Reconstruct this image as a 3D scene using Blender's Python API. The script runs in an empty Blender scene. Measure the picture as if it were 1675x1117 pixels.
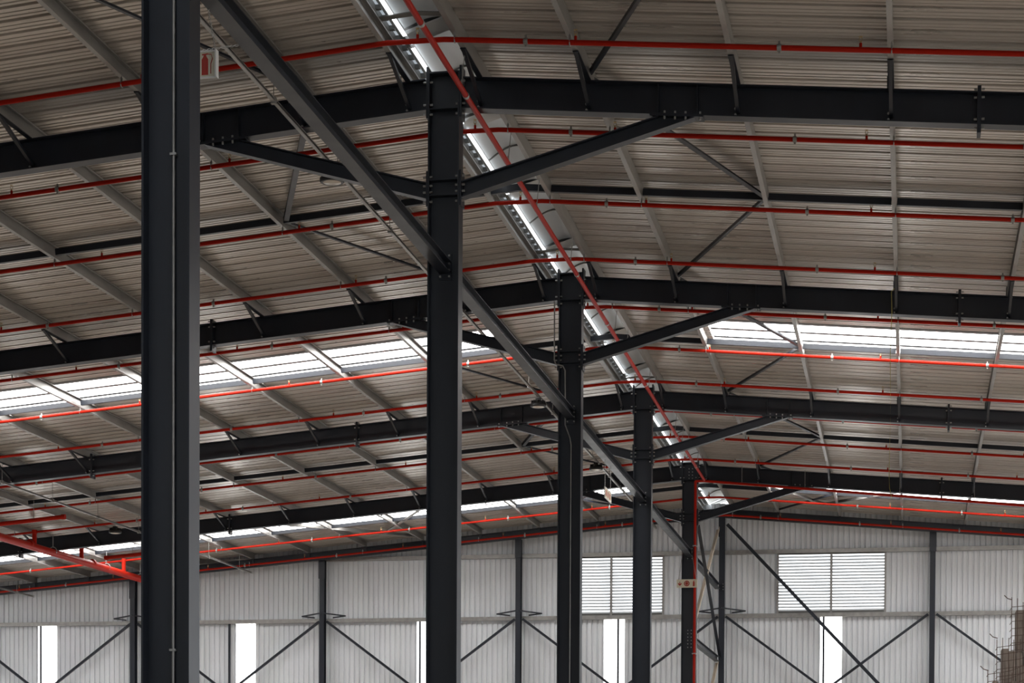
import bpy, math, random
from mathutils import Vector, Matrix

random.seed(7)
scene = bpy.context.scene
COL = scene.collection

# ------------------------------------------------------------------ camera
cam_data = bpy.data.cameras.new("camera")
cam = bpy.data.objects.new("camera", cam_data)
COL.objects.link(cam)
right = Vector((0.98248681, 0.1862586, 0.00523417))
up = Vector((-0.01001663, 0.02474462, 0.99964362))
fwd = Vector((-0.1860627, 0.98218911, -0.02617695))
rot = Matrix((right, up, -fwd)).transposed()
cam.matrix_world = Matrix.Translation((5.834, -16.037, 1.6)) @ rot.to_4x4()
cam_data.sensor_fit = 'HORIZONTAL'
cam_data.sensor_width = 36.0
cam_data.lens = 3429.68 / 1675.0 * 36.0
cam_data.shift_y = (1413.52 - 558.5) / 1675.0      # rising-front lens: uprights stay upright
cam_data.clip_end = 600
scene.camera = cam

# ------------------------------------------------------------------ light
world = bpy.data.worlds.new("overcast_sky")
scene.world = world
world.use_nodes = True
bg = world.node_tree.nodes["Background"]
bg.inputs[0].default_value = (0.90, 0.95, 1.0, 1)
bg.inputs[1].default_value = 1.15
SKYLIGHT_EMIT = 3.2
STRIP_EMIT = 1.5

vs = scene.view_settings
vs.view_transform = 'Standard'
vs.look = 'None'
vs.gamma = 1.0
vs.use_curve_mapping = False
vs.exposure = 1.38
scene.cycles.use_denoising = True
scene.cycles.use_light_tree = False
scene.cycles.max_bounces = 5
scene.cycles.diffuse_bounces = 4
scene.cycles.glossy_bounces = 2
scene.cycles.transmission_bounces = 1
scene.cycles.transparent_max_bounces = 2
scene.cycles.use_adaptive_sampling = True
scene.cycles.adaptive_threshold = 0.03
scene.cycles.caustics_reflective = False
scene.cycles.caustics_refractive = False
scene.cycles.sample_clamp_indirect = 6.0

# ------------------------------------------------------------------ materials
def principled(name, color, rough=0.5, metal=0.0, spec=0.5, noise=None, per_object=0.0, bump=None):
    m = bpy.data.materials.new(name)
    m.use_nodes = True
    nt = m.node_tree
    b = nt.nodes["Principled BSDF"]
    b.inputs["Base Color"].default_value = (*color, 1)
    b.inputs["Roughness"].default_value = rough
    b.inputs["Metallic"].default_value = metal
    b.inputs["Specular IOR Level"].default_value = spec
    last = None
    if noise or bump:
        tc = nt.nodes.new("ShaderNodeTexCoord")
        mp = nt.nodes.new("ShaderNodeMapping")
        nt.links.new(tc.outputs["Object"], mp.inputs[0])
        nz = nt.nodes.new("ShaderNodeTexNoise")
        nz.inputs["Detail"].default_value = 4
        nt.links.new(mp.outputs[0], nz.inputs["Vector"])
    if noise:
        scale, amount, stretch = noise
        mp.inputs["Scale"].default_value = stretch
        nz.inputs["Scale"].default_value = scale
        rp = nt.nodes.new("ShaderNodeMapRange")
        rp.inputs[1].default_value = 0.3
        rp.inputs[2].default_value = 0.7
        rp.inputs[3].default_value = 1 - amount
        rp.inputs[4].default_value = 1 + amount
        nt.links.new(nz.outputs["Fac"], rp.inputs[0])
        last = rp.outputs[0]
        rr = nt.nodes.new("ShaderNodeMapRange")
        rr.inputs[3].default_value = max(0.05, rough - 0.1)
        rr.inputs[4].default_value = min(1, rough + 0.1)
        nt.links.new(nz.outputs["Fac"], rr.inputs[0])
        nt.links.new(rr.outputs[0], b.inputs["Roughness"])
    if per_object:
        oi = nt.nodes.new("ShaderNodeObjectInfo")
        rp2 = nt.nodes.new("ShaderNodeMapRange")
        rp2.inputs[3].default_value = 1 - per_object
        rp2.inputs[4].default_value = 1 + per_object
        nt.links.new(oi.outputs["Random"], rp2.inputs[0])
        if last is None:
            last = rp2.outputs[0]
        else:
            mu = nt.nodes.new("ShaderNodeMath")
            mu.operation = 'MULTIPLY'
            nt.links.new(last, mu.inputs[0])
            nt.links.new(rp2.outputs[0], mu.inputs[1])
            last = mu.outputs[0]
    if last is not None:
        vm = nt.nodes.new("ShaderNodeVectorMath")
        vm.operation = 'SCALE'
        vm.inputs[0].default_value = color
        nt.links.new(last, vm.inputs["Scale"])
        nt.links.new(vm.outputs[0], b.inputs["Base Color"])
    return m

def emitter(name, color, strength):
    m = bpy.data.materials.new(name)
    m.use_nodes = True
    b = m.node_tree.nodes["Principled BSDF"]
    b.inputs["Base Color"].default_value = (0.8, 0.8, 0.8, 1)
    b.inputs["Roughness"].default_value = 0.6
    b.inputs["Emission Color"].default_value = (*color, 1)
    b.inputs["Emission Strength"].default_value = strength
    return m

M = {
    'steel': principled("charcoal_painted_steel", (0.0155, 0.0195, 0.0290), 0.40, 0.0, 0.5, noise=(3.0, 0.18, (1, 1, 0.4))),
    'galv': principled("galvanised_steel", (0.36, 0.35, 0.335), 0.42, 0.55, 0.5, noise=(7.0, 0.16, (1, 0.25, 1))),
    'sheet': principled("zinc_coated_roof_sheet", (0.62, 0.57, 0.515), 0.30, 0.55, 0.5, noise=(2.0, 0.08, (0.25, 2, 1)), per_object=0.12),
    'clad': principled("pale_grey_wall_cladding", (0.80, 0.825, 0.855), 0.5, 0.05, 0.5, noise=(1.5, 0.05, (1, 1, 0.3)), per_object=0.025),
    'red': principled("red_sprinkler_pipe_paint", (0.46, 0.017, 0.006), 0.42, 0.0, 0.12),
    'zinc': principled("zinc_bolt", (0.42, 0.42, 0.41), 0.4, 0.6),
    'brass': principled("sprinkler_brass", (0.55, 0.42, 0.22), 0.35, 0.7),
    'silver': principled("silver_ridge_lining", (0.74, 0.78, 0.80), 0.38, 0.35),
    'vent_grey': principled("dark_grey_flashing", (0.20, 0.20, 0.19), 0.5, 0.3),
    'concrete': principled("concrete_floor", (0.50, 0.43, 0.36), 0.7, 0.0, 0.4, noise=(0.4, 0.15, (1, 1, 1))),
    'ground': principled("pale_earth_yard", (0.40, 0.36, 0.31), 0.9, 0.0, 0.2, noise=(0.15, 0.15, (1, 1, 1))),
    'skylight': emitter("translucent_skylight_sheet", (1.0, 0.99, 0.97), SKYLIGHT_EMIT),
    'strip': emitter("translucent_wall_strip", (1.0, 1.0, 0.99), STRIP_EMIT),
    'vent_light': emitter("translucent_ridge_strip", (0.93, 0.97, 1.0), 1.3),
    'closure_glow': emitter("closure_backing_glow", (0.80, 0.90, 1.0), 0.16),  # faint glow stands in for daylight on the ridge closure backing
    'lap': principled("grey_lap_strip", (0.28, 0.29, 0.31), 0.6),
    'louvre': principled("louvre_white", (0.48, 0.48, 0.48), 0.5),
    'black': principled("black_fixture", (0.012, 0.012, 0.013), 0.45),
    'lens': principled("frosted_lamp_lens", (0.70, 0.62, 0.52), 0.25),
    'cream': principled("cream_sign_board", (0.70, 0.66, 0.52), 0.5),
    'sign_red': principled("sign_red_print", (0.42, 0.035, 0.02), 0.5),
    'white': principled("white_sign_frame", (0.80, 0.80, 0.78), 0.45),
    'tan': principled("tan_brace", (0.52, 0.44, 0.35), 0.7),  # even tan base colour for two braces at the middle wall post
    'rope': principled("yellow_rope", (0.55, 0.48, 0.14), 0.8),
    'rust': principled("rusty_wire", (0.10, 0.065, 0.05), 0.8, 0.2),
    'slab': principled("grey_brown_slab", (0.20, 0.165, 0.14), 0.85, noise=(6, 0.3, (4, 4, 0.5))),
}

# ------------------------------------------------------------------ mesh helpers
class MB:
    def __init__(s):
        s.v, s.f, s.sm = [], [], []
    def add(s, verts, faces, smooth=False):
        o = len(s.v)
        s.v += [tuple(x) for x in verts]
        for f in faces:
            s.f.append(tuple(i + o for i in f))
            s.sm.append(smooth)
        return s
    def box(s, x0, x1, y0, y1, z0, z1):
        v = [(x, y, z) for z in (z0, z1) for y in (y0, y1) for x in (x0, x1)]
        return s.add(v, [(0, 2, 3, 1), (4, 5, 7, 6), (0, 1, 5, 4), (2, 6, 7, 3), (0, 4, 6, 2), (1, 3, 7, 5)])
    def extrude(s, prof, p0, p1, upv=(0, 0, 1), caps=True, seg=1):
        """closed 2D profile (side, up) swept from p0 to p1"""
        p0, p1 = Vector(p0), Vector(p1)
        d = (p1 - p0).normalized()
        u = Vector(upv)
        side = d.cross(u).normalized()
        u = side.cross(d).normalized()
        n = len(prof)
        v = [p0.lerp(p1, j / seg) + side * a + u * b for j in range(seg + 1) for a, b in prof]
        f = [(j * n + i, j * n + (i + 1) % n, (j + 1) * n + (i + 1) % n, (j + 1) * n + i) for j in range(seg) for i in range(n)]
        if caps:
            f += [tuple(range(n - 1, -1, -1)), tuple(range(seg * n, (seg + 1) * n))]
        return s.add(v, f)
    def tube(s, pts, r, n=8, caps=True):
        pts = [Vector(p) for p in pts]
        rings = []
        ref = None
        for i, p in enumerate(pts):
            a = pts[max(i - 1, 0)]
            b = pts[min(i + 1, len(pts) - 1)]
            d = (b - a).normalized()
            if ref is None:
                ref = Vector((0, 0, 1)) if abs(d.z) < 0.9 else Vector((1, 0, 0))
            e1 = d.cross(ref).normalized()
            e2 = e1.cross(d).normalized()
            rings.append([p + (e1 * math.cos(2 * math.pi * k / n) + e2 * math.sin(2 * math.pi * k / n)) * r for k in range(n)])
        v = [q for ring in rings for q in ring]
        f = []
        for i in range(len(pts) - 1):
            for k in range(n):
                f.append((i * n + k, i * n + (k + 1) % n, (i + 1) * n + (k + 1) % n, (i + 1) * n + k))
        s.add(v, f, True)
        if caps:
            m = len(rings)
            s.add(rings[0], [tuple(range(n - 1, -1, -1))])
            s.add(rings[-1], [tuple(range(n))])
        return s
    def prism(s, poly, axis, a, b):
        """polygon in the two remaining axes, extruded along axis ('x','y','z') from a to b"""
        def P(p, t):
            return {'x': (t, p[0], p[1]), 'y': (p[0], t, p[1]), 'z': (p[0], p[1], t)}[axis]
        n = len(poly)
        v = [P(p, a) for p in poly] + [P(p, b) for p in poly]
        f = [(i, (i + 1) % n, n + (i + 1) % n, n + i) for i in range(n)]
        f += [tuple(range(n - 1, -1, -1)), tuple(range(n, 2 * n))]
        return s.add(v, f)
    def lathe(s, prof, c, axis='z', n=20):
        """profile list of (radius, height) around vertical axis at c"""
        c = Vector(c)
        v, f = [], []
        for r, h in prof:
            for k in range(n):
                a = 2 * math.pi * k / n
                v.append(c + Vector((r * math.cos(a), r * math.sin(a), h)))
        for i in range(len(prof) - 1):
            for k in range(n):
                f.append((i * n + k, i * n + (k + 1) % n, (i + 1) * n + (k + 1) % n, (i + 1) * n + k))
        s.add(v, f, True)
        s.add(v[:n], [tuple(range(n - 1, -1, -1))])
        s.add(v[-n:], [tuple(range(n))])
        return s
    def mesh(s, name, mat):
        me = bpy.data.meshes.new(name)
        me.from_pydata(s.v, [], s.f)
        me.polygons.foreach_set("use_smooth", s.sm)
        me.materials.append(M[mat])
        me.update()
        import bmesh
        bm = bmesh.new()
        bm.from_mesh(me)
        bmesh.ops.recalc_face_normals(bm, faces=bm.faces)
        bm.to_mesh(me)
        bm.free()
        return me
    def build(s, name, mat, parent=None, label=None):
        return put(name, s.mesh(name, mat), parent, label=label)

def put(name, me, parent=None, loc=(0, 0, 0), rotation=None, scale=None, label=None):
    o = bpy.data.objects.new(name, me)
    COL.objects.link(o)
    o.location = loc
    if rotation:
        o.rotation_euler = rotation
    if scale:
        o.scale = scale
    if parent is not None:
        o.parent = parent
        o.matrix_parent_inverse = WM[parent.name].inverted()
    WM[o.name] = Matrix.LocRotScale(o.location, o.rotation_euler, o.scale)
    if label:
        o["label"] = label
    return o
WM = {}

def thing(name, label, cat, loc=(0, 0, 0), group=None, kind=None):
    o = bpy.data.objects.new(name, None)
    COL.objects.link(o)
    o.location = loc
    o.empty_display_size = 0.2
    WM[o.name] = Matrix.Translation(loc)
    tag(o, label, cat, group, kind)
    return o

def tag(o, label=None, cat=None, group=None, kind=None):
    if label:
        o["label"] = label
    if cat:
        o["category"] = cat
    if group:
        o["group"] = group
    if kind:
        o["kind"] = kind
    return o

def i_prof(h, b, tw, tf):
    H, B, W = h / 2, b / 2, tw / 2
    return [(-B, -H), (B, -H), (B, -H + tf), (W, -H + tf), (W, H - tf), (B, H - tf), (B, H), (-B, H), (-B, H - tf), (-W, H - tf), (-W, -H + tf), (-B, -H + tf)]

def l_prof(a, t):
    return [(0, 0), (a, 0), (a, t), (t, t), (t, a), (0, a)]

def c_prof(h, b, lip, t):
    """C section: web at side 0, opening to +side, bottom at 0"""
    return [(0, 0), (b, 0), (b, lip), (b - t, lip), (b - t, t), (t, t), (t, h - t), (b - t, h - t), (b - t, h - lip), (b, h - lip), (b, h), (0, h)]

# hexagon bolt head meshes, axis along Y and along X, shared
def bolt_mesh(axis, r=0.014, l=0.035):
    mb = MB()
    poly = [(r * math.cos(math.pi / 3 * k), r * math.sin(math.pi / 3 * k)) for k in range(6)]
    mb.prism(poly, axis, -l / 2, l / 2)
    return mb.mesh("bolt", 'zinc')
BOLT = {a: bolt_mesh(a) for a in 'xyz'}
def bolt(axis, loc, parent):
    return put("bolt", BOLT[axis], parent, loc)

# ------------------------------------------------------------------ dimensions of the hall
S = 0.087                       # roof slope
ZT = 10.80                      # rafter top at the ridge line
RD = 0.39                       # rafter depth
ZR = ZT + 0.20                  # underside of roof sheets at the ridge line
XL, XR = -26.0, 20.0
YG = 48.2                       # inner face of gable posts
YW = 48.62                      # gable cladding
Y0 = -30.0                      # roof begins, open end behind
FRAMES = [0, 10, 20, 30, 40]
A0, A1, PP = 0.46, 1.832, 1.848
PUR_R = [A0] + [A1 + PP * k for k in range(10)]
PUR_L = [-A0] + [-(A1 + PP * k) for k in range(13)]
ORD = ["first", "second", "third", "fourth", "fifth", "sixth", "seventh", "eighth", "ninth", "tenth", "eleventh", "twelfth", "thirteenth", "fourteenth", "fifteenth"]
def zt(x): return ZT - S * abs(x)
def zr(x): return ZR - S * abs(x)

# ------------------------------------------------------------------ floor and yard
fl = MB().box(XL, XR, -30, YW, -0.2, 0).build("floor", 'concrete')
tag(fl, "plain concrete warehouse floor below the frame", None, None, "structure")
gr = MB().box(-150, 150, -150, 170, -0.5, -0.21).build("yard_ground", 'ground')
tag(gr, "bare earth yard around the hall", None, None, "structure")

# ------------------------------------------------------------------ roof sheets
ceiling = thing("ceiling", "ribbed metal roof underside on both slopes", None, (0, 20, ZR), kind="structure")
COVER = 0.70
def sheet_mesh(xa, xb, mat, name):
    """profile along Y 0..COVER: two broad pans with shallow swages between upstanding ribs"""
    p = COVER / 2
    prof = []
    for k in range(2):
        y = k * p
        prof += [(y, 0.0), (y + 0.085, 0.0), (y + 0.093, 0.009), (y + 0.107, 0.009), (y + 0.115, 0.0), (y + 0.185, 0.0), (y + 0.193, 0.009), (y + 0.207, 0.009), (y + 0.215, 0.0),
                 (y + 0.272, 0.0), (y + 0.282, 0.052), (y + 0.335, 0.052), (y + p - 0.005, 0.0)]
    prof += [(COVER + 0.02, 0.0)]
    q = []
    for a in prof:
        if not q or abs(a[0] - q[-1][0]) > 1e-6:
            q.append(a)
    prof = q
    mb = MB()
    n = len(prof)
    L = abs(xb - xa) / math.cos(math.atan(S)) * (1 if xb > xa else -1)
    m = 6
    v = [(L * j / m, y, h) for j in range(m + 1) for y, h in prof]
    f = [(j * n + i, j * n + i + 1, (j + 1) * n + i + 1, (j + 1) * n + i) for j in range(m) for i in range(n - 1)]
    mb.add(v, f)
    if mat != 'skylight':
        mb.add([(x, y, z + 0.004) for x, y, z in v], f)
    return (mb.mesh(name, mat), xa, 1 if xb > xa else -1)
def lay(name, sh, y, label=None):
    me, xa, sgn = sh
    return put(name, me, ceiling, (xa, y, zr(xa)), rotation=(0, sgn * math.atan(S), 0), label=label)
XA_R, XA_L = 0.40, -0.435
SK_R, SK_L = 2.0, -2.05
me_r = sheet_mesh(XA_R, XR, 'sheet', "roof_sheet")
me_l = sheet_mesh(XA_L, XL, 'sheet', "roof_sheet")
me_rs = sheet_mesh(XA_R, SK_R, 'sheet', "roof_sheet")
me_ls = sheet_mesh(XA_L, SK_L, 'sheet', "roof_sheet")
me_sr = sheet_mesh(SK_R - 0.03, XR, 'skylight', "skylight_sheet")
me_sl = sheet_mesh(SK_L + 0.03, XL, 'skylight', "skylight_sheet")
k = -76
while 23.6 + COVER * k < YW - 0.3:
    y = 23.6 + COVER * k
    if any(a - 0.01 < y < b for a, b in ((23.6, 25.6), (43.2, 44.5))):
        for me in (me_rs, me_ls):
            lay("roof_sheet", me, y)
        for me in (me_sr, me_sl):
            lay("skylight_sheet", me, y, "white translucent skylight sheet")
        for xa, xb in ((SK_R, XR), (SK_L, XL)):
            MB().extrude([(-0.07, 0), (0.07, 0), (0.07, 0.006), (-0.07, 0.006)], (xa, y + 0.01, zr(xa) - 0.010), (xb, y + 0.01, zr(xb) - 0.010)).build("lap_strip", 'lap', ceiling)
    else:
        for me in (me_r, me_l):
            lay("roof_sheet", me, y)
    k += 1

# ridge ventilator, one unit every 3.33 m
RV0 = 9.47 - 3.3333 * 2
def ridge_unit_meshes():
    L = 3.3333
    out = {}
    # dark flashing strip with a row of closure teeth at the left sheet ends
    mb = MB()
    mb.box(-0.375, -0.322, 0, L, ZR + 0.02, ZR + 0.028)
    mb.box(-0.442, -0.435, 0, L, ZR - 0.03, ZR + 0.10)
    out['flashing'] = (mb.mesh("flashing", 'vent_grey'), )
    mb = MB()
    n = 10
    for i in range(n):
        y = i * L / n
        mb.prism([(y, ZR + 0.0), (y + 0.05, ZR + 0.0), (y + 0.06, ZR + 0.05), (y - 0.01, ZR + 0.05)], 'x', -0.436, -0.370)
    out['closure_profile'] = (mb.mesh("closure_profile", 'vent_grey'), )
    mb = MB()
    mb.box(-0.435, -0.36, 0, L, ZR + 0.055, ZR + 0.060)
    out['closure_backing'] = (mb.mesh("closure_backing", 'closure_glow'), )
    mb = MB()
    mb.prism([(-0.322, ZR + 0.0), (-0.275, ZR + 0.010), (-0.275, ZR + 0.016), (-0.322, ZR + 0.006)], 'y', 0, L - 0.42)
    out['light_strip'] = (mb.mesh("light_strip", 'vent_light'), )
    # silver lining: curved pan, then a folded joint at the end of the unit
    mb = MB()
    nx, ny = 8, 12
    V = []
    for j in range(ny + 1):
        t = j / ny
        y = t * (L - 0.45)
        for i in range(nx + 1):
            s = i / nx
            x = -0.30 + s * 0.46
            z = ZR + 0.085 + 0.20 * math.sin(s * math.pi * 0.55) * (0.6 + 0.4 * math.sin(math.pi * t))
            V.append((x, y, z))
    F = [(j * (nx + 1) + i, j * (nx + 1) + i + 1, (j + 1) * (nx + 1) + i + 1, (j + 1) * (nx + 1) + i) for j in range(ny) for i in range(nx)]
    mb.add(V, F, True)
    out['lining_pan'] = (mb.mesh("lining_pan", 'silver'), )
    mb = MB()
    ym = (L - 0.45) / 2
    mb.tube([(-0.30 + 0.46 * i / 8, ym, ZR + 0.075 + 0.20 * math.sin(i / 8 * math.pi * 0.55)) for i in range(9)], 0.013, 6)
    out['pan_seam'] = (mb.mesh("pan_seam", 'vent_grey'), )
    mb = MB()
    ya, yb, yc = L - 0.45, L - 0.22, L
    zA = ZR + 0.05
    mb.add([(-0.32, ya, zA), (0.16, ya, zA + 0.15), (0.16, yb, zA + 0.24), (-0.32, yb, zA + 0.05), (-0.32, yc, zA), (0.16, yc, zA + 0.15)],
           [(0, 1, 2, 3), (3, 2, 5, 4)])
    out['lining_fold'] = (mb.mesh("lining_fold", 'silver'), )
    mb = MB()
    mb.add([(0.16, 0, zA + 0.18), (0.16, L, zA + 0.18), (0.43, L, zA - 0.01), (0.43, 0, zA - 0.01)], [(0, 1, 2, 3)])
    mb.add([(0.16, 0, zA + 0.185), (0.16, L, zA + 0.185), (0.435, L, zA), (0.435, 0, zA)], [(0, 1, 2, 3)])
    out['side_facet'] = (mb.mesh("side_facet", 'silver'), )
    mb = MB()
    mb.add([(-0.45, 0, ZR + 0.12), (-0.45, L, ZR + 0.12), (0.05, L, ZR + 0.36), (0.05, 0, ZR + 0.36), (0.46, L, ZR + 0.12), (0.46, 0, ZR + 0.12)],
           [(0, 1, 2, 3), (3, 2, 4, 5)])
    mb.box(-0.455, -0.445, 0, L, ZR - 0.02, ZR + 0.12)
    mb.box(0.455, 0.465, 0, L, ZR - 0.04, ZR + 0.12)
    out['ridge_cap'] = (mb.mesh("ridge_cap", 'galv'), )
    return out
RU = ridge_unit_meshes()
y = RV0
i = 0
rv_list = []
while y < YW - 1:
    rv_list.append(y)
    y += 3.3333
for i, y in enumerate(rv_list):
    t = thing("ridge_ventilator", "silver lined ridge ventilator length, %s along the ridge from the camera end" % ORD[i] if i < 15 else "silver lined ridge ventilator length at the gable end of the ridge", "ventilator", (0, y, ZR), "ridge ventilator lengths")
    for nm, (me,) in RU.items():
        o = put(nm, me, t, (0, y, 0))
        if nm == 'closure_profile':
            o["kind"] = "stuff"

# cross straps of the ridge
for i, y in enumerate([5.4, 8.38, 15.45, 18.97, 25.45, 29.5, 35.45, 40.3]):
    o = MB().extrude([(-0.06, 0), (0.06, 0), (0.06, 0.012), (-0.06, 0.012)], (-0.46, y, ZR - 0.03), (0.0, y, ZR + 0.01))\
        .extrude([(-0.06, 0), (0.06, 0), (0.06, 0.012), (-0.06, 0.012)], (0.0, y, ZR + 0.01), (0.46, y, ZR - 0.03)).build("ridge_strap", 'vent_grey')
    tag(o, "flat grey strap bridging the two ridge purlins, %s from the camera end" % ORD[i], "strap", "ridge straps")

# ------------------------------------------------------------------ purlins
def purlin(x, label):
    s = 1 if x < 0 else -1                      # opening faces the ridge
    z = zt(x)
    b = 0.065
    prof = c_prof(0.195, b, 0.022, 0.004)
    # extrude along +Y: side axis = d x up = +X
    if s < 0:
        prof = [(-a, c) for a, c in prof]
        base = (x + b / 2, Y0, z)
    else:
        base = (x - b / 2, Y0, z)
    o = MB().extrude(prof, base, (base[0], YG + 0.25, z)).build("purlin", 'galv')
    tag(o, label, "purlin", "roof purlins")
    return o
for i, x in enumerate(PUR_R):
    purlin(x, "galvanised roof purlin on the right slope, %s out from the ridge" % ORD[i])
for i, x in enumerate(PUR_L):
    purlin(x, "galvanised roof purlin on the left slope, %s out from the ridge" % ORD[i])

# ------------------------------------------------------------------ columns
COLNAME = ["nearest", "second", "third", "fourth", "fifth"]
CLABEL = [
    "tall charcoal steel column nearest the camera with a grey conduit up its web",
    "charcoal steel column second from the camera, its head below the ridge ventilator",
    "charcoal steel column third from the camera with a bent conduit on its left side",
    "charcoal steel column fourth from the camera, plain web above the louvre",
    "charcoal steel column fifth from the camera carrying the red riser and a sign",
]
CD, CB = 0.40, 0.25
columns = []
for n, y in enumerate(FRAMES):
    t = thing("steel_column", CLABEL[n], "column", (0, y, 0), "columns under the ridge")
    columns.append(t)
    mb = MB()
    # web in the XZ plane, flanges facing left and right
    prof = [(b_, a_) for a_, b_ in i_prof(CD, CB, 0.012, 0.018)]
    mb.prism(prof, 'z', 0.02, 10.83)
    for v in range(len(mb.v)):
        x_, y_, z_ = mb.v[v]
        mb.v[v] = (x_, y_ + y, z_)
    mb.build("shaft", 'steel', t)
    MB().box(-0.3, 0.3, y - 0.25, y + 0.25, 0.0, 0.03).build("base_plate", 'steel', t)
    MB().box(-CD / 2, CD / 2, y - CB / 2, y + CB / 2, 10.83, 10.85).build("cap_plate", 'steel', t)
    for z in (10.385, 9.50, 9.31):
        MB().box(-CD / 2 + 0.018, CD / 2 - 0.018, y - CB / 2 + 0.004, y + CB / 2 - 0.004, z, z + 0.014).build("stiffener", 'steel', t)
    for s in (-1, 1):
        for z in (10.73, 10.45, 10.33):
            bolt('x', (s * (CD / 2 + 0.05), y - 0.085, z), t)
            bolt('x', (s * (CD / 2 - 0.035), y - 0.085, z), t)
        if n:
            for z in (9.55, 9.44, 9.36, 9.24):
                bolt('x', (s * (CD / 2 + 0.05), y - 0.085, z), t)
                bolt('x', (s * (CD / 2 - 0.035), y - 0.085, z), t)

# splice and strut plates on the column webs
for n, y in enumerate(FRAMES):
    t = columns[n]
    MB().box(-0.075, 0.09, y - 0.03, y - 0.006, 8.27, 8.60).build("strut_plate", 'steel', t)
    for x, z in ((0.065, 8.57), (0.065, 8.47), (0.065, 8.39), (0.065, 8.31), (-0.05, 8.31)):
        bolt('y', (x, y - 0.04, z), t)
MB().box(-0.12, 0.12, 39.97, 39.994, 5.9, 6.46).build("splice_plate", 'steel', columns[4])
for k in range(6):
    for x in (-0.03, 0.06):
        bolt('y', (x, 39.96, 5.95 + k * 0.09), columns[4])
for k in range(4):
    for x in (-0.03, 0.06):
        bolt('y', (x, 39.98, 10.44 + k * 0.085), columns[4])

# ------------------------------------------------------------------ rafters
FR = ["the nearest column", "the second column", "the third column", "the fourth column", "the fifth column"]
brace_me = {}
def rafter(n, y, s):
    side = "right" if s > 0 else "left"
    xe = XR if s > 0 else XL
    t = thing("rafter", "deep charcoal rafter sloping down to the %s from %s" % (side, FR[n]), "rafter", (s * 0.23, y, zt(0) - RD), "main roof rafters")
    xa = s * (CD / 2 + 0.028)
    zc = lambda x: zt(x) - RD / 2
    MB().extrude(i_prof(RD, 0.20, 0.012, 0.016), (xa, y, zc(xa)), (xe, y, zc(xe)), seg=12).build("beam", 'steel', t)
    x1, x2 = sorted((s * CD / 2, s * (CD / 2 + 0.028)))
    MB().box(x1, x2, y - 0.11, y + 0.11, 10.28, 10.92).build("end_plate", 'steel', t)
    # stiffeners above the knee brace seat
    for xs in (2.70, 3.18):
        MB().extrude([(-0.006, -RD / 2 + 0.016), (0.006, -RD / 2 + 0.016), (0.006, RD / 2 - 0.016), (-0.006, RD / 2 - 0.016)],
                     (s * xs, y - 0.095, zc(xs)), (s * xs, y - 0.008, zc(xs))).build("stiffener", 'steel', t)
    # bolted splices
    for xs in ((6.57, 12.8) if s > 0 else (6.48, 12.8, 19.0)):
        if abs(xs) > abs(xe):
            continue
        sp = MB().extrude([(-0.11, -0.30), (0.11, -0.30), (0.11, 0.26), (-0.11, 0.26)], (s * (xs - 0.022), y, zc(xs)), (s * (xs + 0.022), y, zc(xs))).build("splice_plate", 'steel', t)
        for dz in (0.225, 0.13, -0.13, -0.24):
            for dx in (-0.045, 0.045):
                bolt('x', (s * xs + dx, y - 0.075, zc(xs) + dz), sp)
    # fly braces from the rafter's lower web up to each purlin
    for x in (PUR_R if s > 0 else PUR_L):
        z0, z1 = zt(x) - RD + 0.07, zt(x) + 0.004
        fb = MB().extrude([(-0.022, -0.022), (0.022, -0.022), (0.022, 0.022), (-0.022, 0.022)], (x, y - 0.03, z0), (x, y - 1.12, z1)).build("fly_brace", 'steel', t)
        bolt('y', (x - 0.03, y - 0.06, z0 + 0.035), fb)
        bolt('y', (x - 0.03, y - 0.04, z0 - 0.03), fb)
        MB().box(x - 0.036, x + 0.036, y - 1.12, y - 0.10, zt(x) - 0.012, zt(x) - 0.0005).build("purlin_seat_angle", 'steel', t)
        MB().box(x - 0.05, x - 0.04, y - 0.07, y + 0.07, zt(x), zt(x) + 0.16).build("purlin_cleat", 'steel', t)
    return t
for n, y in enumerate(FRAMES):
    for s in (1, -1):
        rafter(n, y, s)
# lighter gable rafter against the end wall
for s, side, xe in ((1, "right", XR), (-1, "left", XL)):
    t = thing("gable_rafter", "slim charcoal gable rafter against the end wall, %s of the middle wall post" % side, "rafter", (0, YG + 0.05, 10.5))
    MB().extrude(i_prof(0.26, 0.16, 0.012, 0.014), (0, YG + 0.05, zt(0) - 0.13), (xe, YG + 0.05, zt(xe) - 0.13), seg=12).build("beam", 'steel', t)
    for x in (PUR_R if s > 0 else PUR_L):
        MB().box(x - 0.03, x + 0.03, YG - 0.08, YG - 0.03, zt(x) - 0.27, zt(x)).build("drop_cleat", 'steel', t)

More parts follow.
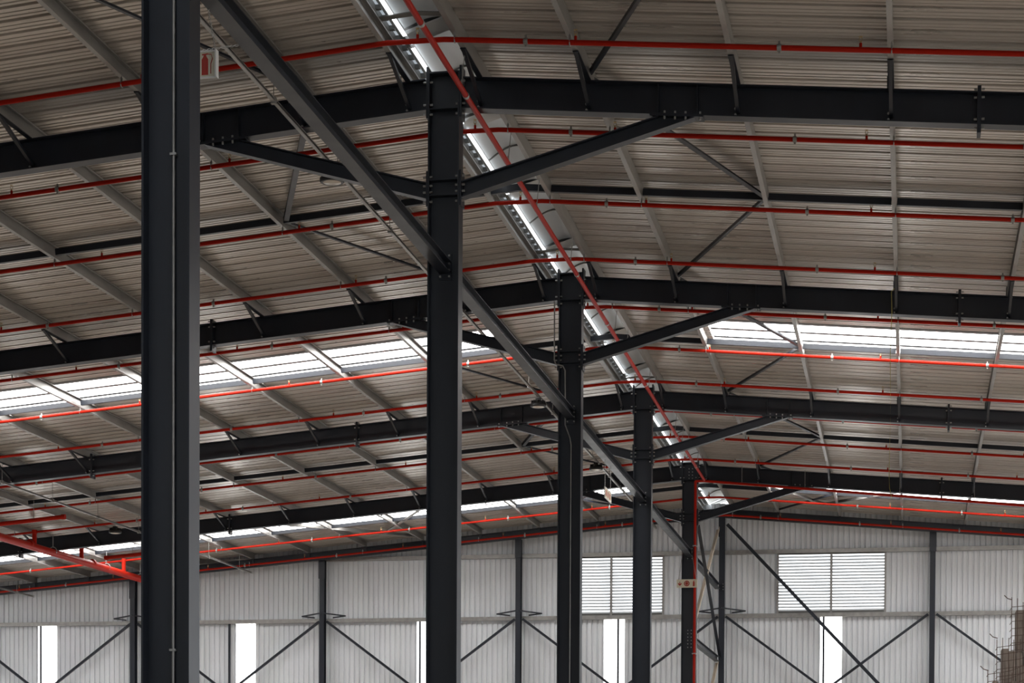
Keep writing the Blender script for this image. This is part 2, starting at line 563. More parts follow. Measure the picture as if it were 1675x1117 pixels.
# ------------------------------------------------------------------ knee braces
for n, y in enumerate(FRAMES):
    if n == 0:
        continue
    for s, side in ((1, "right"), (-1, "left")):
        t = thing("knee_brace", "charcoal knee brace rising to the %s rafter from %s" % (side, FR[n]), "brace", (s * 0.2, y, 9.28), "knee braces")
        b0, b1 = (0.225, 9.285), (3.15, 10.115)
        t0, t1 = (0.225, 9.49), (2.70, 10.165)
        zb = lambda x: 10.41 - S * x
        MB().prism([(s * p[0], p[1]) for p in (b0, b1, (3.15, zb(3.15) - 0.012), (2.66, zb(2.66) - 0.012), t0)], 'y', y - 0.006, y + 0.006).build("web", 'steel', t)
        MB().extrude([(-0.08, 0), (0.08, 0), (0.08, 0.014), (-0.08, 0.014)], (s * b0[0], y, b0[1]), (s * b1[0], y, b1[1])).build("bottom_flange", 'steel', t)
        MB().extrude([(-0.08, -0.014), (0.08, -0.014), (0.08, 0), (-0.08, 0)], (s * t0[0], y, t0[1]), (s * t1[0], y, t1[1])).build("top_flange", 'steel', t)
        x1, x2 = sorted((s * 0.20, s * 0.225))
        MB().box(x1, x2, y - 0.11, y + 0.11, 9.18, 9.62).build("column_plate", 'steel', t)
        MB().extrude([(-0.10, -0.018), (0.10, -0.018), (0.10, 0), (-0.10, 0)], (s * 2.60, y, zb(2.60)), (s * 3.26, y, zb(3.26))).build("rafter_plate", 'steel', t)
        for xs in (2.78, 2.91, 3.04, 3.22):
            bolt('z', (s * xs, y - 0.08, zb(xs) - 0.035), t)
            bolt('z', (s * xs, y - 0.08, zb(xs) + 0.03), t)

# ------------------------------------------------------------------ struts along the column row
ends = FRAMES + [YG]
for n in range(5):
    ya, yb = ends[n] + 0.01, ends[n + 1] - 0.03
    o = MB().extrude(i_prof(0.155, 0.152, 0.008, 0.011), (0.01, ya, 8.425), (0.01, yb, 8.425)).build("longitudinal_strut", 'steel')
    nxt = FR[n + 1] if n < 4 else "the middle wall post"
    tag(o, "grey H section strut running level from %s to %s" % (FR[n], nxt), "strut", "column row struts")
o = MB().extrude(i_prof(0.155, 0.152, 0.008, 0.011), (0.01, 40.01, 6.22), (0.01, YG - 0.03, 6.22)).build("longitudinal_strut", 'steel')
tag(o, "lower grey H section strut from the fifth column to the middle wall post", "strut", "column row struts")
# frame bracing between fifth column and gable post
def angle(name, p0, p1, a, mat, label, cat, group=None, upv=(0, 0, 1)):
    o = MB().extrude(l_prof(a, 0.009), p0, p1, upv).build(name, mat)
    return tag(o, label, cat, group)
angle("angle_brace", (0.16, 40.15, 9.22), (0.05, YG - 0.05, 6.28), 0.09, 'steel', "dark angle brace falling from the fifth column to the middle wall post", "brace")
angle("angle_brace", (0.06, YG - 0.06, 10.15), (0.10, 40.2, 6.35), 0.10, 'tan', "tan brace crossing the dark one beside the middle wall post", "brace")
angle("angle_brace", (0.06, YG - 0.06, 6.10), (0.10, 40.2, 2.3), 0.10, 'tan', "tan brace below the lower strut at the middle wall post", "brace")

# ------------------------------------------------------------------ roof bracing and bridging
BAY = ["first bay from the camera", "second bay from the camera", "third bay from the camera", "fourth bay from the camera", "last bay before the end wall"]
ZB = 10.885
node_x = A1 + PP
for n in range(5):
    ya, yb = ends[n], ends[n + 1]
    ym = (ya + yb) / 2
    for s, side in ((1, "right"), (-1, "left")):
        pa = (s * A1, ya + 0.12, ZB - S * A1 - 0.03)
        pm = (s * (node_x - 0.03), ym, ZB - S * node_x - 0.03)
        pb = (s * A1, yb - 0.12, ZB - S * A1 - 0.03)
        angle("roof_brace", pa, pm, 0.078, 'steel', "dark roof brace, near leg of the %s slope V, %s" % (side, BAY[n]), "brace", "roof V braces")
        angle("roof_brace", pm, pb, 0.050, 'steel', "dark roof brace, far leg of the %s slope V, %s" % (side, BAY[n]), "brace", "roof V braces")
        xs = ([A0] + PUR_R[1:]) if s > 0 else [abs(x) for x in PUR_L]
        t = thing("purlin_bridging", "black strut line joining the %s slope purlins, %s" % (side, BAY[n]), "bridging", (s * A0, ym, ZB - S), "purlin bridging lines")
        pts = [0.0] + xs
        for i in range(len(pts) - 1):
            x0, x1 = pts[i] + (0.04 if i else 0), pts[i + 1] - 0.04
            MB().extrude([(-0.035, -0.05), (0.035, -0.05), (0.035, 0.05), (-0.035, 0.05)], (s * x0, ym, ZB - S * x0), (s * x1, ym, ZB - S * x1)).build("bridging_strut", 'steel', t)
# extra bracing seen in the gable bay
angle("roof_brace", (-13.0, 41.0, ZB - S * 13.0 - 0.05), (-9.3, 47.6, ZB - S * 9.3 - 0.05), 0.10, 'galv', "pale galvanised brace crossing the left slope skylight near the end wall", "brace")
angle("roof_brace", (-9.9, 46.2, ZB - S * 9.9 - 0.05), (-7.2, 41.2, ZB - S * 7.2 - 0.05), 0.10, 'galv', "pale galvanised brace meeting it from the fifth column rafter, left slope", "brace")
angle("roof_brace", (1.9, 43.4, ZB - S * 1.9 - 0.05), (3.3, 46.4, ZB - S * 3.3 - 0.05), 0.10, 'galv', "pale galvanised brace near the end wall on the right slope, left leg", "brace")
angle("roof_brace", (3.3, 46.4, ZB - S * 3.3 - 0.05), (5.4, 43.0, ZB - S * 5.4 - 0.05), 0.10, 'galv', "pale galvanised brace near the end wall on the right slope, right leg", "brace")

# ------------------------------------------------------------------ sprinkler pipes
def head_mesh():
    mb = MB()
    mb.tube([(0, 0, 0), (0, 0, 0.075)], 0.017, 8)
    return mb.mesh("sprinkler_nipple", 'red')
def deflector_mesh():
    mb = MB()
    mb.tube([(0, 0, 0.075), (0, 0, 0.10)], 0.012, 6)
    for sx in (-1, 1):
        mb.tube([(0.012 * sx, 0, 0.095), (0.018 * sx, 0, 0.12), (0.004 * sx, 0, 0.145)], 0.004, 5)
    mb.lathe([(0.024, 0.145), (0.024, 0.150)], (0, 0, 0), n=10)
    return mb.mesh("deflector", 'brass')
NIP, DEF = head_mesh(), deflector_mesh()
def coupling_mesh(r):
    mb = MB()
    mb.tube([(-0.025, 0, 0), (0.025, 0, 0)], r + 0.010, 12)
    mb.box(-0.012, 0.012, -0.008, 0.008, r + 0.005, r + 0.045)
    mb.box(-0.012, 0.012, -0.008, 0.008, -r - 0.03, -r - 0.005)
    return mb.mesh("coupling", 'galv')
PR = 0.031
COUP = coupling_mesh(PR)
def hanger_mesh(drop):
    mb = MB()
    mb.tube([(0, 0, PR), (0, 0, drop)], 0.006, 6)
    ring = [(0, (PR + 0.006) * math.sin(2 * math.pi * k / 12), (PR + 0.006) * math.cos(2 * math.pi * k / 12)) for k in range(13)]
    mb.tube(ring, 0.008, 5, caps=False)
    mb.box(-0.012, 0.012, -0.012, 0.012, PR + 0.005, PR + 0.05)
    return mb.mesh("hanger", 'galv')
HANG = hanger_mesh(0.105)
ZP = 10.70
def zp(x): return ZP - S * abs(x)
PIPE_Y = [8.333 + 3.3333 * k for k in range(12)]
PWORD = ["topmost, before the second column's head", "second from top, behind the second column's head", "third from top, beside the black strut line", "fourth from top, before the third column's head",
         "fifth from top, behind the third column's rafter", "sixth from top, bright below the first skylight", "seventh from top, before the fourth column's head", "eighth from top, behind the fourth column's rafter",
         "ninth from top, between fourth and fifth columns", "tenth from top, before the fifth column's head", "eleventh from top, behind the fifth column's rafter", "twelfth from top, bright below the second skylight"]
def branch_pipe(y, label, z0=ZP, xl=XL + 0.5, xr=XR - 0.5):
    t = thing("sprinkler_pipe", "red sprinkler branch pipe, " + label, "pipe", (0, y, z0), "sprinkler branch pipes")
    zz = lambda x: z0 - S * abs(x)
    pts = [(xl + (-0.55 - xl) * j / 10, y, zz(xl + (-0.55 - xl) * j / 10)) for j in range(10)] + [(-0.55, y, zz(0.55)), (-0.35, y, zz(0.36)), (0.35, y, zz(0.36)), (0.5, y, zz(0.5))] + [(0.5 + (xr - 0.5) * j / 8, y, zz(0.5 + (xr - 0.5) * j / 8)) for j in range(1, 9)]
    MB().tube(pts, PR, 10).build("pipe", 'red', t)
    for x in (0.03, 1.92, 5.2, 8.4, 11.6, 14.8, -3.4, -6.58, -9.76, -12.94, -16.12, -19.3, -22.5):
        h = put("sprinkler_head", NIP, t, (x, y, zz(max(abs(x), 0.36))))
        put("deflector", DEF, h, (x, y, zz(max(abs(x), 0.36))))
    for x in (1.33, 4.28, 7.2, 10.2, 13.2, 16.2, -2.88, -5.9, -8.9, -11.9, -14.9, -17.9, -20.9):
        put("coupling", COUP, t, (x, y, zz(x)))
    for x in (PUR_R[0], PUR_R[1], PUR_R[3], PUR_R[5], PUR_R[7], PUR_L[2], PUR_L[4], PUR_L[6], PUR_L[8], PUR_L[10], PUR_L[12]):
        put("hanger", HANG, t, (x + 0.02, y, zz(x)))
for k, y in enumerate(PIPE_Y):
    branch_pipe(y, PWORD[k])
branch_pipe(47.75, "lowest of all, running along the end wall", 10.56)

# main along the ridge, hung below the rafters
MX, MZ = 0.41, 10.33
t = thing("sprinkler_main", "red sprinkler main running along the ridge below the rafters to the fifth column", "pipe", (MX, Y0, MZ))
MB().tube([(MX, -5.5, MZ), (MX, 39.62, MZ)], 0.035, 12).build("pipe", 'red', t)
me = MB().tube([(0, -0.03, 0), (0, 0.03, 0)], 0.041, 12).mesh("coupling", 'zinc')
for y in [1.2, 4.1, 6.9, 9.3, 12.6, 18.0, 21.5, 27.0, 33.0, 37.4]:
    put("coupling", me, t, (MX, y, MZ))
me = MB().tube([(0, 0, 0), (0.04, 0, 0.42)], 0.006, 6).tube([(0, -0.0, -0.04), (0, 0, 0.06)], 0.012, 6).mesh("hanger", 'galv')
for y in [2.5, 5.5, 9.0, 12.0, 14.2, 17.3, 22.4, 24.0, 27.5, 32.5, 34.0, 37.6]:
    put("hanger", me, t, (MX + 0.01, y, MZ + 0.03))

# feed pipe with riser on the fifth column
t = thing("sprinkler_riser", "red riser pipe on the fifth column with its arm along the right rafter", "pipe", (0.16, 39.70, 0))
z1 = 10.32
MB().tube([(0.17, 39.70, 0.3), (0.17, 39.70, z1)], 0.035, 10).build("riser", 'red', t)
MB().tube([(0.17, 39.70, z1), (0.40, 39.66, z1 - 0.005), (14.0, 39.66, z1 - 0.098 * 14)], 0.035, 10).build("arm", 'red', t)
for z in (8.6, 5.75, 3.2):
    MB().box(0.11, 0.23, 39.66, 39.88, z, z + 0.025).build("pipe_clip", 'zinc', t)
for x in (1.4, 3.05, 5.5, 7.4, 9.2):
    MB().tube([(x, 39.66, z1 - 0.098 * x), (x, 39.66, zt(x))], 0.008, 6).build("hanger", 'galv', t)

# large main low on the left with risers to the branch pipes
t = thing("sprinkler_header", "thick orange red header pipe low on the left leading to the end wall", "pipe", (-17.87, 28, 8.78))
MB().tube([(-17.87, 26.0, 8.73), (-17.87, 47.4, 8.74)], 0.105, 16).build("pipe", 'red', t)
for y in (28.333, 31.667, 35.0, 38.333, 41.667, 45.0):
    rs = MB().tube([(-17.87, y, 8.78), (-17.87, y, zp(17.87))], 0.062, 12).build("riser", 'red', t)
    MB().tube([(-17.87, y, zp(17.87) - 0.04), (-17.87, y, zp(17.87) + 0.06)], 0.075, 12).build("riser_cap", 'red', rs)
for y in (30.0, 35.6, 39.6, 43.6, 46.4):
    mb = MB().tube([(-17.87, y, 8.90), (-17.87, y, zt(17.87))], 0.010, 6)
    mb.tube([(-17.87 + 0.115 * math.sin(2 * math.pi * k / 14), y, 8.78 + 0.115 * math.cos(2 * math.pi * k / 14)) for k in range(15)], 0.012, 5, caps=False)
    mb.build("hanger", 'zinc', t)
for y in (34.0, 38.0, 42.5):
    MB().tube([(-17.87, y - 0.05, 8.78), (-17.87, y + 0.05, 8.78)], 0.118, 16).build("coupling", 'red', t)
for i, (x0, x1, y, lab) in enumerate([(-21.0, -15.35, 34.35, "capped red stub pipe hanging below the branch pipes at the left edge"), (-17.08, -14.7, 41.6, "short capped red stub pipe above the header, just left of the nearest column")]):
    t = thing("stub_pipe", lab, "pipe", (x0, y, 8.9))
    zz = lambda x: 10.30 - S * abs(x)
    MB().tube([(x0, y, zz(x0)), (x1, y, zz(x1))], 0.055, 12).build("pipe", 'red', t)
    e = x1 if i == 0 else x0
    MB().tube([(e - 0.05, y, zz(e)), (e + 0.05, y, zz(e))], 0.066, 12).build("end_cap", 'red', t)
    for x in (x0 + 0.8, x1 - 0.8):
        MB().tube([(x, y, zz(x)), (x, y, zt(x))], 0.007, 6).build("hanger", 'galv', t)

# ------------------------------------------------------------------ light rails and lamps
def rail(x, z, ya, yb, label):
    t = thing("light_rail", label, "rail", (x, ya, z), "galvanised light rails")
    MB().extrude(c_prof(0.045, 0.045, 0.012, 0.004), (x - 0.02, ya, z), (x - 0.02, yb, z)).build("channel", 'galv', t)
    y = ya + 2.0
    while y < yb:
        if not any(abs(y - f) < 0.3 for f in FRAMES):
            MB().tube([(x, y, z + 0.04), (x, y, zt(x) + 0.01)], 0.006, 6).build("drop_wire", 'galv', t)
            MB().box(x - 0.03, x + 0.03, y - 0.03, y + 0.03, z - 0.02, z + 0.06).build("clamp", 'galv', t)
        y += 2.9
RX = -A1 - 0.02
rail(RX, 10.18, -2.0, 47.9, "galvanised lighting rail hung left of the ridge, beside the struts")
rail(PUR_L[8], zt(PUR_L[8]) - 0.47, 10.0, 48.1, "galvanised lighting rail far out on the left slope")
rail(PUR_L[12], zt(PUR_L[12]) - 0.47, 10.0, 48.1, "galvanised lighting rail at the left edge near the end wall")

def lamp(x, y, z, label):
    t = thing("high_bay_lamp", label, "lamp", (x, y, z), "round high bay lamps")
    mb = MB().lathe([(0.05, 0.13), (0.10, 0.115), (0.135, 0.06), (0.165, 0.045), (0.165, 0.0), (0.150, -0.012)], (x, y, z), n=28)
    mb.build("housing", 'black', t)
    MB().lathe([(0.122, -0.012), (0.09, -0.022), (0.02, -0.026)], (x, y, z), n=28).build("lens", 'lens', t)
    fin = MB()
    fin.box(-0.003, 0.003, 0.05, 0.15, 0.05, 0.12)
    fm = fin.mesh("cooling_fin", 'black')
    for k in range(12):
        put("cooling_fin", fm, t, (x, y, z), rotation=(0, 0, k * math.pi / 6))
    MB().box(x - 0.05, x + 0.05, y - 0.05, y + 0.05, z + 0.12, z + 0.17).build("driver_box", 'black', t)
    MB().tube([(x, y, z + 0.17), (x, y, z + 0.24)], 0.012, 6).build("hook", 'zinc', t)
lamp(RX, 11.33, 9.99, "round black high bay lamp showing its pale lens under the nearest left knee brace")
lamp(RX, 27.2, 9.99, "round black high bay lamp just left of the third column")
lamp(RX, 35.4, 9.99, "round black high bay lamp just left of the fourth column")
lamp(PUR_L[8], 36.4, zt(PUR_L[8]) - 0.70, "round black high bay lamp far left on the outer rail")

# ------------------------------------------------------------------ conduits
t = thing("conduit", "straight grey conduit clipped up the web of the nearest column", "conduit", (0.03, -0.03, 0))
MB().tube([(0.035, -0.03, 0.1), (0.035, -0.03, 10.3)], 0.013, 8).build("tube", 'galv', t)
for z in (2.86, 6.79, 9.2):
    MB().box(0.008, 0.062, -0.05, -0.008, z - 0.009, z + 0.009).build("saddle", 'zinc', t)
o = MB().tube([(-0.27, 19.86, 10.36), (-0.27, 19.86, 9.36), (-0.24, 19.85, 9.28), (-0.12, 19.85, 9.25), (-0.08, 19.85, 9.17), (-0.08, 19.9, 8.6), (-0.085, 19.93, 8.25), (0.0, 19.93, 8.02), (0.02, 19.93, 7.9), (0.02, 19.93, 0.2)], 0.012, 8).build("conduit", 'galv')
tag(o, "grey conduit bending across the web of the third column", "conduit")

# ------------------------------------------------------------------ signs
def disc(mb, cx, cz, r, y, n=20):
    mb.add([(cx + r * math.cos(2 * math.pi * k / n), y, cz + r * math.sin(2 * math.pi * k / n)) for k in range(n)], [tuple(range(n))])
def extinguisher(mb, cx, cz, h, y):
    w = h * 0.16
    mb.prism([(cx - w, cz - h * 0.5), (cx + w, cz - h * 0.5), (cx + w, cz + h * 0.22), (cx + w * 0.5, cz + h * 0.34), (cx + w * 0.35, cz + h * 0.42), (cx - w * 0.35, cz + h * 0.42), (cx - w * 0.5, cz + h * 0.34), (cx - w, cz + h * 0.22)], 'y', y - 0.002, y)
    mb.prism([(cx - w * 0.9, cz + h * 0.41), (cx + w * 0.9, cz + h * 0.44), (cx + w * 0.9, cz + h * 0.5), (cx - w * 0.9, cz + h * 0.47)], 'y', y - 0.002, y)
    hose = [(cx + w * 0.6, y - 0.001, cz + h * 0.46), (cx + w * 1.9, y - 0.001, cz + h * 0.44), (cx + w * 2.3, y - 0.001, cz + h * 0.25), (cx + w * 1.8, y - 0.001, cz + h * 0.02), (cx + w * 1.75, y - 0.001, cz - h * 0.45)]
    mb.tube(hose, h * 0.022, 5)
def chain_mesh(L, name="chain"):
    mb = MB()
    n = int(L / 0.026)
    for i in range(n):
        z = -i * 0.026
        a = 0 if i % 2 else math.pi / 2
        ring = []
        for k in range(9):
            th = 2 * math.pi * k / 8
            rx, rz = 0.008 * math.cos(th), 0.018 * math.sin(th)
            ring.append((rx * math.cos(a), rx * math.sin(a), z + rz))
        mb.tube(ring, 0.0028, 4, caps=False)
    return mb.mesh(name, 'zinc')
t = thing("hanging_sign", "small framed fire extinguisher sign hung on a chain behind the nearest column", "sign", (-0.25, 1.5, 7.93))
MB().box(-0.385, -0.135, 1.5, 1.512, 7.935, 8.15).build("panel", 'cream', t)
fr = MB()
fr.box(-0.395, -0.125, 1.492, 1.52, 7.925, 7.937)
fr.box(-0.395, -0.125, 1.492, 1.52, 8.148, 8.160)
fr.box(-0.135, -0.122, 1.46, 1.53, 7.925, 8.160)
fr.box(-0.398, -0.385, 1.492, 1.52, 7.925, 8.160)
fr.build("frame", 'white', t)
mb = MB()
extinguisher(mb, -0.235, 8.045, 0.185, 1.499)
mb.build("extinguisher_print", 'sign_red', t)
def hang_chain(top, foot, t):
    top, foot = Vector(top), Vector(foot)
    d = foot - top
    o = put("chain", chain_mesh(d.length), t, top, rotation=(-d).to_track_quat('Z', 'Y').to_euler())
hang_chain((-0.055, 1.05, 8.36), (-0.14, 1.5, 8.155), t)
hang_chain((-0.06, 1.95, 8.36), (-0.38, 1.5, 8.155), t)

t = thing("column_sign", "cream three symbol fire point sign strapped across the fifth column", "sign", (-0.03, 39.6, 7.5))
MB().box(-0.30, 0.25, 39.60, 39.612, 7.50, 7.72).build("panel", 'cream', t)
mb = MB()
mb.prism([(-0.225, 7.66), (-0.205, 7.66), (-0.205, 7.60), (-0.165, 7.63), (-0.165, 7.60), (-0.215, 7.545), (-0.265, 7.60), (-0.265, 7.63), (-0.225, 7.60)], 'y', 39.597, 39.6)
mb.build("arrow_print", 'sign_red', t)
mb = MB()
mb.prism([(-0.03 + 0.075 * math.cos(2 * math.pi * k / 24), 7.61 + 0.075 * math.sin(2 * math.pi * k / 24)) for k in range(24)], 'y', 39.597, 39.6)
mb.build("hose_reel_print", 'sign_red', t)
mb = MB()
mb.tube([(-0.03 + 0.045 * math.cos(2 * math.pi * k / 16), 39.597, 7.61 + 0.045 * math.sin(2 * math.pi * k / 16)) for k in range(17)], 0.006, 4, caps=False)
mb.build("hose_ring_print", 'cream', t)
mb = MB()
extinguisher(mb, 0.155, 7.61, 0.15, 39.6)
mb.build("extinguisher_print", 'sign_red', t)
MB().tube([(-0.25, 39.60, 7.71), (-0.16, 39.75, 8.45)], 0.006, 5).build("hang_wire", 'galv', t)
MB().tube([(0.22, 39.60, 7.71), (0.06, 39.75, 8.55)], 0.006, 5).build("hang_wire", 'galv', t)

t = thing("hanging_sign", "cream and red sign board hung on chains from the strut beyond the third column", "sign", (0.01, 24.5, 7.62))
MB().box(0.004, 0.016, 24.08, 24.92, 7.625, 7.805).build("panel", 'cream', t)
fr = MB()
fr.box(0.0, 0.02, 24.06, 24.08, 7.615, 7.815)
fr.box(0.0, 0.02, 24.92, 24.94, 7.615, 7.815)
fr.box(0.0, 0.02, 24.06, 24.94, 7.610, 7.625)
fr.box(0.0, 0.02, 24.06, 24.94, 7.805, 7.820)
fr.build("frame", 'white', t)
for yy in (24.25, 24.5, 24.75):
    MB().box(0.0165, 0.019, yy - 0.05, yy + 0.05, 7.66, 7.77).build("symbol_print", 'sign_red', t)
cm2 = chain_mesh(0.54)
for yy in (24.12, 24.88):
    put("chain", cm2, t, (0.01, yy, 8.34))

# yellow rope
o = MB().tube([(5.525, 19.66, 10.325), (5.45, 19.66, 10.25), (5.46, 19.66, 9.9), (5.44, 19.66, 9.2), (5.455, 19.66, 8.2), (5.44, 19.66, 7.2), (5.45, 19.66, 7.0), (5.49, 19.66, 6.82)], 0.006, 6).build("hanging_rope", 'rope')
tag(o, "thin yellow rope dangling from the rafter on the right", "rope")

# ------------------------------------------------------------------ gable wall
wall = thing("wall_back", "pale ribbed cladding of the gable end wall", None, (0, YW, 0), kind="structure")
def clad_sheet(x0, x1, z0, z1, mat='clad', name="cladding_sheet", nr=4, label=None):
    """vertical ribbed sheet; z1 None means up to the roof slope"""
    p = (x1 - x0) / nr
    prof = []
    for k in range(nr):
        x = x0 + k * p
        prof += [(x, 0.0), (x + p * 0.60, 0.0), (x + p * 0.67, 0.050), (x + p * 0.90, 0.050)]
    prof.append((x1, 0.0))
    n = len(prof)
    top = lambda x: (zr(x) + 0.02) if z1 is None else z1
    v = [(x, YW + h, z0) for x, h in prof] + [(x, YW + h, top(x)) for x, h in prof]
    mb = MB().add(v, [(i, i + 1, n + i + 1, n + i) for i in range(n - 1)])
    if mat != 'strip':
        v2 = [(x, y + 0.004, z) for x, y, z in v]
        mb.add(v2, [(i, i + 1, n + i + 1, n + i) for i in range(n - 1)])
    return mb.build(name, mat, wall, label)
def fill(xa, xb, z0, z1):
    n = max(1, round((xb - xa) / 0.65))
    w = (xb - xa) / n
    for k in range(n):
        clad_sheet(xa + k * w, xa + (k + 1) * w, z0, z1)
ZG1, ZG2 = 7.56, 9.50
LV = [(-4.97, -1.676), (1.775, 5.07)]
ST = [(-22.23, -21.58), (-15.47, -14.82), (-9.51, -8.86), (-3.55, -2.90), (3.10, 3.757)]
edges = [XL] + [e for a in LV for e in a] + [XR]
fill(XL, XR, ZG2, None)
for a, b in zip(edges[0::2], edges[1::2]):
    fill(a, b, ZG1, ZG2)
edges = [XL] + [e for a in ST for e in a] + [XR]
for a, b in zip(edges[0::2], edges[1::2]):
    fill(a, b, 0, ZG1)
for a, b in ST:
    clad_sheet(a, b, 0, ZG1, 'strip', "translucent_strip", label="white translucent daylight strip")
# side and front walls, out of the picture: the right side stands open below the eaves beam
def plain_wall(name, x0, x1, y0, y1, z0, z1, label):
    o = MB().box(x0, x1, y0, y1, z0, z1).build(name, 'clad')
    return tag(o, label, None, None, "structure")
plain_wall("wall_left", XL - 0.1, XL, -30, YW, 0, zr(XL) - 0.02, "pale side wall left of the hall")
plain_wall("wall_front", XL, XR, -30.1, -30, 0, zr(XL) - 0.02, "pale front wall behind the camera")
plain_wall("wall_right", XR, XR + 0.1, -30, YW, 7.6, zr(XR) - 0.02, "pale side wall above the open doors on the right")
# girts
def girt(z, label):
    o = MB().extrude([(-a_, b_) for a_, b_ in c_prof(0.12, 0.14, 0.02, 0.004)], (XL, YW - 0.145, z - 0.06), (XR, YW - 0.145, z - 0.06)).build("wall_girt", 'galv')
    # opening to the ground side; section sits between posts and cladding
    tag(o, label, "girt", "gable wall girts")
girt(ZG1, "lower grey girt across the end wall at the foot of the louvres")
girt(ZG2, "upper grey girt across the end wall at the head of the louvres")
girt(3.0, "lowest grey girt across the end wall near the ground")
# posts
POSTX = [0.126 + 6.317 * k for k in (-4, -3, -2, -1, 0, 1, 2)]
PN = ["outermost left", "far left", "left of the nearest column's right edge, second", "third", "middle", "right hand", "outermost right"]
PLAB = ["charcoal wall post at the far left corner of the end wall", "charcoal wall post partly behind the nearest column", "charcoal wall post between the nearest and second columns",
        "charcoal wall post between the second and third columns", "charcoal middle wall post just right of the fifth column", "charcoal wall post right of the right hand louvre", "charcoal wall post at the far right of the end wall"]
for i, x in enumerate(POSTX):
    t = thing("wall_post", PLAB[i], "post", (x, YG, 0), "gable wall posts")
    mb = MB()
    prof = [(a_ + x, b_ + YG + 0.125) for a_, b_ in i_prof(0.25, 0.16, 0.010, 0.014)]
    mb.prism(prof, 'z', 0, zt(x) - 0.26)
    mb.build("shaft", 'steel', t)
    MB().box(x - 0.10, x + 0.10, YG - 0.016, YG, zt(x) - 0.85, zt(x) - 0.25).build("head_plate", 'steel', t)
    if 0 < i < 5:
        for s in (-1, 1):
            MB().extrude([(-0.02, -0.02), (0.02, -0.02), (0.02, 0.02), (-0.02, 0.02)], (x, YG - 0.01, 7.78), (x + s * 0.72, YW - 0.16, 7.70)).build("fly_brace", 'steel', t)
            MB().extrude([(-0.015, -0.02), (0.015, -0.02), (0.015, 0.02), (-0.015, 0.02)], (x + s * 0.72, YW - 0.18, 7.70), (x + s * 0.30, YW - 0.17, 7.65)).build("fly_brace_return", 'steel', t)
    if i == 4:
        for zz in (8.50, 8.42, 8.34):
            bolt('y', (x + 0.05, YG - 0.02, zz), t)
# sag angles at mid bay
for i, x in enumerate([-22.10, -15.67, -9.39, -3.09, 3.21, 9.6]):
    o = MB().box(x - 0.03, x + 0.03, YW - 0.10, YW - 0.04, 0.0, ZG1 - 0.04).build("sag_angle", 'steel')
    tag(o, "thin dark vertical bar beside the %s daylight strip from the left" % ORD[i], "angle", "sag angles")
# wall X braces
for i in range(len(POSTX) - 1):
    xa, xb = POSTX[i], POSTX[i + 1]
    for j, (p, q2) in enumerate((((xa + 0.1, 7.50), (xb - 0.1, 2.95)), ((xb - 0.1, 7.50), (xa + 0.1, 2.95)))):
        o = MB().extrude(l_prof(0.075, 0.009), (p[0], YW - 0.28 + 0.012 * j, p[1]), (q2[0], YW - 0.28 + 0.012 * j, q2[1])).build("wall_brace", 'steel')
        tag(o, "dark angle brace falling to the %s in the %s wall bay from the left" % ("right" if j == 0 else "left", ORD[i]), "brace", "gable wall braces")
o = MB().extrude(l_prof(0.10, 0.010), (0.25, YG - 0.04, 10.28), (6.3, YG - 0.04, 3.85)).build("wall_brace", 'steel')
tag(o, "long heavy brace falling across the right hand louvre from the middle wall post", "brace")

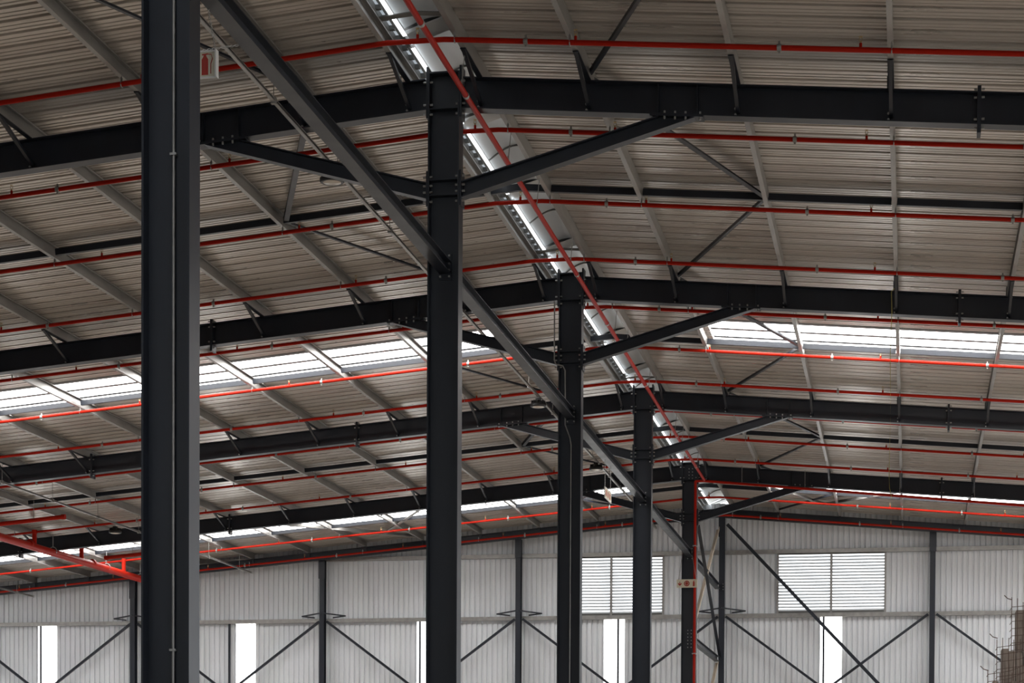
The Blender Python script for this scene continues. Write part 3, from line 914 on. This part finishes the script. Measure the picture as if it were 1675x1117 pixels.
# louvres
def louvre(x0, x1, label):
    t = thing("louvre", label, "louvre", (x0, YW, ZG1 + 0.05), "gable louvres")
    z0, z1 = ZG1 + 0.05, ZG2 - 0.03
    xm = (x0 + x1) / 2
    ya, yb = YW - 0.06, YW + 0.04
    for a, b in ((x0, x0 + 0.06), (xm - 0.035, xm + 0.035), (x1 - 0.06, x1)):
        MB().box(a, b, ya, yb, z0, z1).build("mullion", 'galv', t)
    MB().box(x0, x1, ya, yb, z0 - 0.04, z0).build("sill", 'galv', t)
    MB().box(x0, x1, ya, yb, z1, z1 + 0.03).build("head", 'galv', t)
    n = 19
    w = xm - 0.035 - x0 - 0.06
    sm = MB().prism([(-0.045, -0.040), (-0.041, -0.048), (0.045, 0.012), (0.041, 0.020)], 'x', 0, w).mesh("slat", 'louvre')
    MB().box(x0 + 0.06, xm - 0.035, YW - 0.02, YW, z0, z0 + 0.10).build("bottom_plate", 'vent_grey', t)
    MB().box(xm + 0.035, x1 - 0.06, YW - 0.02, YW, z0, z0 + 0.10).build("bottom_plate", 'vent_grey', t)
    for k in range(n):
        z = z0 + 0.125 + (z1 - z0 - 0.15) * k / (n - 1)
        for xx in (x0 + 0.06, xm + 0.035):
            put("slat", sm, t, (xx, YW - 0.005, z))
louvre(*LV[0], "white slatted louvre behind the third and fourth columns")
louvre(*LV[1], "white slatted louvre right of the middle wall post")

# ------------------------------------------------------------------ mesh cage stack at the right edge
steps = [(7.46, 8.3, 4.62), (7.68, 8.6, 5.38), (8.02, 9.6, 6.30)]
for i, (xa, xb, ztop) in enumerate(steps):
    t = thing("mesh_cage", ["lowest rusty wire cage of grey brown slabs at the bottom right corner", "middle rusty wire cage of grey brown slabs at the bottom right corner", "tallest rusty wire cage of grey brown slabs at the bottom right corner"][i], "cage", (xa, 30 + i * 0.9, 0), "slab cages")
    y = 30 + i * 0.9
    nsl = 5
    for k in range(nsl):
        w = (xb - xa - 0.16) / nsl
        MB().box(xa + 0.10 + k * w, xa + 0.10 + (k + 0.9) * w, y + 0.1, y + 0.8, 0, ztop - 0.22 - 0.05 * ((k * 7) % 3)).build("slab", 'slab', t)
    xw = xa
    while xw < xb + 0.01:
        MB().tube([(xw, y + random.uniform(-0.02, 0.02), 0), (xw + random.uniform(-0.02, 0.02), y, ztop + random.uniform(-0.06, 0.06))], 0.008, 5).build("upright_wire", 'rust', t)
        xw += 0.12
    zw = 3.0
    while zw < ztop:
        MB().tube([(xa - 0.01, y, zw - 0.06), ((xa + xb) / 2, y - 0.02, zw), (xb, y, zw + 0.16)], 0.007, 5).build("cross_wire", 'rust', t)
        MB().tube([(xa, y, zw - 0.06), (xa - 0.01, y + 0.8, zw - 0.06)], 0.007, 5).build("cross_wire", 'rust', t)
        zw += 0.16
    MB().tube([(xa, y, ztop), (xa - 0.10, y, ztop + 0.03), (xa - 0.17, y, ztop + 0.10)], 0.010, 5).build("bent_hook", 'rust', t)
